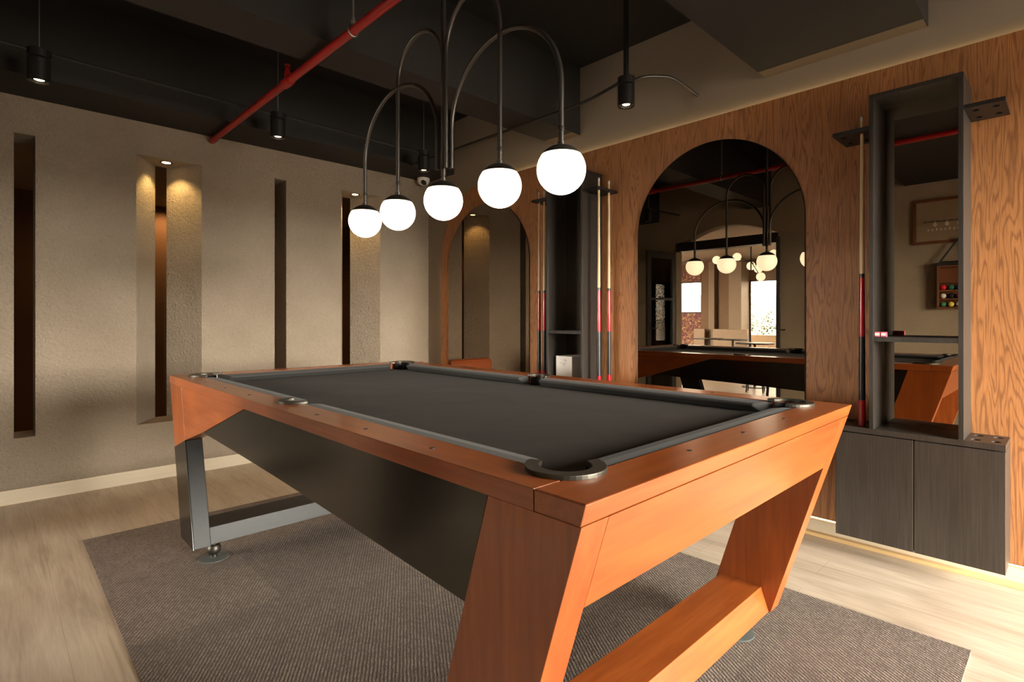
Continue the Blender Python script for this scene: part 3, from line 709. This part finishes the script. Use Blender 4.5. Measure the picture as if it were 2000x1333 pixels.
for n, (a, b, c, d) in enumerate(((6.28, 8.4, 1.29, 2.06), (3.2, 5.14, 0, 2.02))):
    m = MB(); k = 3
    for i in range(k+1): yy = a+(b-a-.03)*i/k; m.box(-6.17, -6.14, yy, yy+.03, c, d)
    m.box(-6.17, -6.14, a, b, c, c+.03); m.box(-6.17, -6.14, a, b, d-.03, d); o = struct(m.build('window_%d' % (n+2), M_frame))
    box('pane', M_glass, -6.157, -6.153, a, b, c, d, o)
# terrace planter outside the lounge window
PL = thing('terrace_planter', (-7.6, 4.4, 0), 'pale terrace planter with leafy shrubs, seen through the lounge window in the mirror', 'planter')
box('planter_wall', M_bench, -7.8, -7.4, 2.6, 6.4, 0, .75, PL)
m = MB(); rnd = random.Random(3)
for i in range(2600):
    y = rnd.uniform(2.6, 6.35); z = .75+abs(rnd.gauss(0, .36))*(1 if rnd.random() < .8 else 1.6); x = -7.6+rnd.uniform(-.18, .18); s = rnd.uniform(.05, .09); a = rnd.uniform(0, PI); e = rnd.uniform(-.8, .8)
    d = Vector((math.cos(a)*math.cos(e), math.sin(a)*math.cos(e), math.sin(e)+.4)).normalized(); u = d.cross(Vector((0, 0, 1))).normalized()*s*.35
    p = Vector((x, y, z)); vs_ = [m.bm.verts.new(q) for q in (p, p+d*s*.5+u, p+d*s, p+d*s*.5-u)]; m.bm.faces.new(vs_)
o = m.build('shrub_leaves', M_leaf, PL); o['kind'] = 'stuff'
# far hills
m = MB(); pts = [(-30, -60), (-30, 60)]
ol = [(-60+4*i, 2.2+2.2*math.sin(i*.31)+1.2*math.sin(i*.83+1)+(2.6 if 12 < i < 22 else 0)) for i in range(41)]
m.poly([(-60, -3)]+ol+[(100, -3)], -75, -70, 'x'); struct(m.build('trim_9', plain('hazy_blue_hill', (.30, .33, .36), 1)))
struct(box('floor_terrace', M_bench, -60, -7.2, -40, 60, -.3, -.05))
struct(box('floor_balcony', M_cdark, -6, 10, -6.5, -2.8, -.2, -.02))
# bench, tables, stools
def bench(x, y0_, y1_, label):
    t = thing('banquette', (x, (y0_+y1_)/2, 0), label, 'bench', 'cream banquettes in the lounge')
    box('seat', M_bench, x, x+.5, y0_, y1_, .12, .46, t, .02); box('backrest', M_bench, x-.1, x, y0_, y1_, .12, .92, t, .02)
bench(-5.55, 4.95, 5.72, 'cream banquette by the bright lounge window, seen in the arched mirror'); bench(-5.75, 6.02, 6.3, 'narrow cream banquette beside the floral panel, seen in the arched mirror')
def table(x, y, label):
    t = thing('bistro_table', (x, y, 0), label, 'table', 'small round tables in the lounge')
    m = MB(); m.lathe([(.30, .725), (.30, .745), (0, .746)], (x, y, 0), 32); m.build('table_top', M_black, t, smooth=True)
    m = MB(); m.lathe([(.20, 0), (.20, .012), (.02, .02), (.02, .72)], (x, y, 0), 24); m.build('pedestal', M_black, t, smooth=True)
table(-4.6, 5.35, 'small black round table in front of the brown lounge panels, seen in the mirror')
table(-4.4, 4.75, 'small black round table beside the bright lounge window, seen in the mirror')
table(-3.0, 3.75, 'small black round table nearest the doorway, seen in the mirror')
def stool(x, y, label):
    t = thing('bar_stool', (x, y, 0), label, 'stool', 'stools in the lounge doorway')
    m = MB(); m.lathe([(.16, .44), (.18, .455), (.18, .49), (.16, .50), (0, .502)], (x, y, 0), 28); m.build('seat', M_leather, t, smooth=True)
    for a in range(4):
        c, s = math.cos(a*PI/2+.5), math.sin(a*PI/2+.5); m = MB(); m.tube([(x+.13*c, y+.13*s, .44), (x+.17*c, y+.17*s, 0)], .011, 8); m.build('leg', M_black, t, smooth=True)
stool(-1.9, 3.0, 'low stool with thin black legs just beyond the doorway, seen under the mirrored table')
stool(-2.4, 3.5, 'low stool with thin black legs beside the round table, seen under the mirrored table')
# lounge chandelier
LC = thing('branch_chandelier', (-3.5, 4.0, 2.5), 'branching lounge chandelier with small glowing globes, seen in the arched mirror', 'chandelier')
pts = [(-3.5, 4.27, 2.27), (-3.45, 4.63, 2.24), (-3.6, 4.06, 2.10), (-3.5, 3.63, 2.27), (-3.4, 3.81, 1.88), (-3.7, 3.97, 2.05)]
m = MB(); m.tube([(-3.5, 4.02, 2.5), (-3.5, 4.02, 2.0)], .012, 8)
for p in pts: m.tube([(-3.5, 4.02, 2.17), (p[0], p[1], p[2])], .007, 6)
m.build('branches', M_black, LC, smooth=True)
for p in pts:
    m = MB(); m.lathe([(0, -.075)]+[(.075*math.sin(math.radians(a)), -.075*math.cos(math.radians(a))) for a in range(12, 180, 12)]+[(0, .075)], p, 24); m.build('globe', M_glow, LC, smooth=True)
# armchair behind the table, its back shows in the left mirror
A = thing('armchair', (2.75, 4.05, 0), 'orange-brown leather armchair between table and plaster wall, seen in the left mirror', 'armchair')
box('seat', M_leather, 2.50, 2.98, 3.86, 4.28, .30, .42, A, .03)
box('backrest', M_leather, 2.44, 3.0, 4.26, 4.36, .34, .735, A, .045)
for x in (2.46, 2.96): box('armrest', M_leather, x-.025, x+.045, 3.86, 4.25, .32, .58, A, .025)
for x in (2.50, 2.95):
    for y in (3.90, 4.24): m = MB(); m.tube([(x, y, .31), (x, y, 0)], .014, 8); m.build('leg', M_black, A, smooth=True)
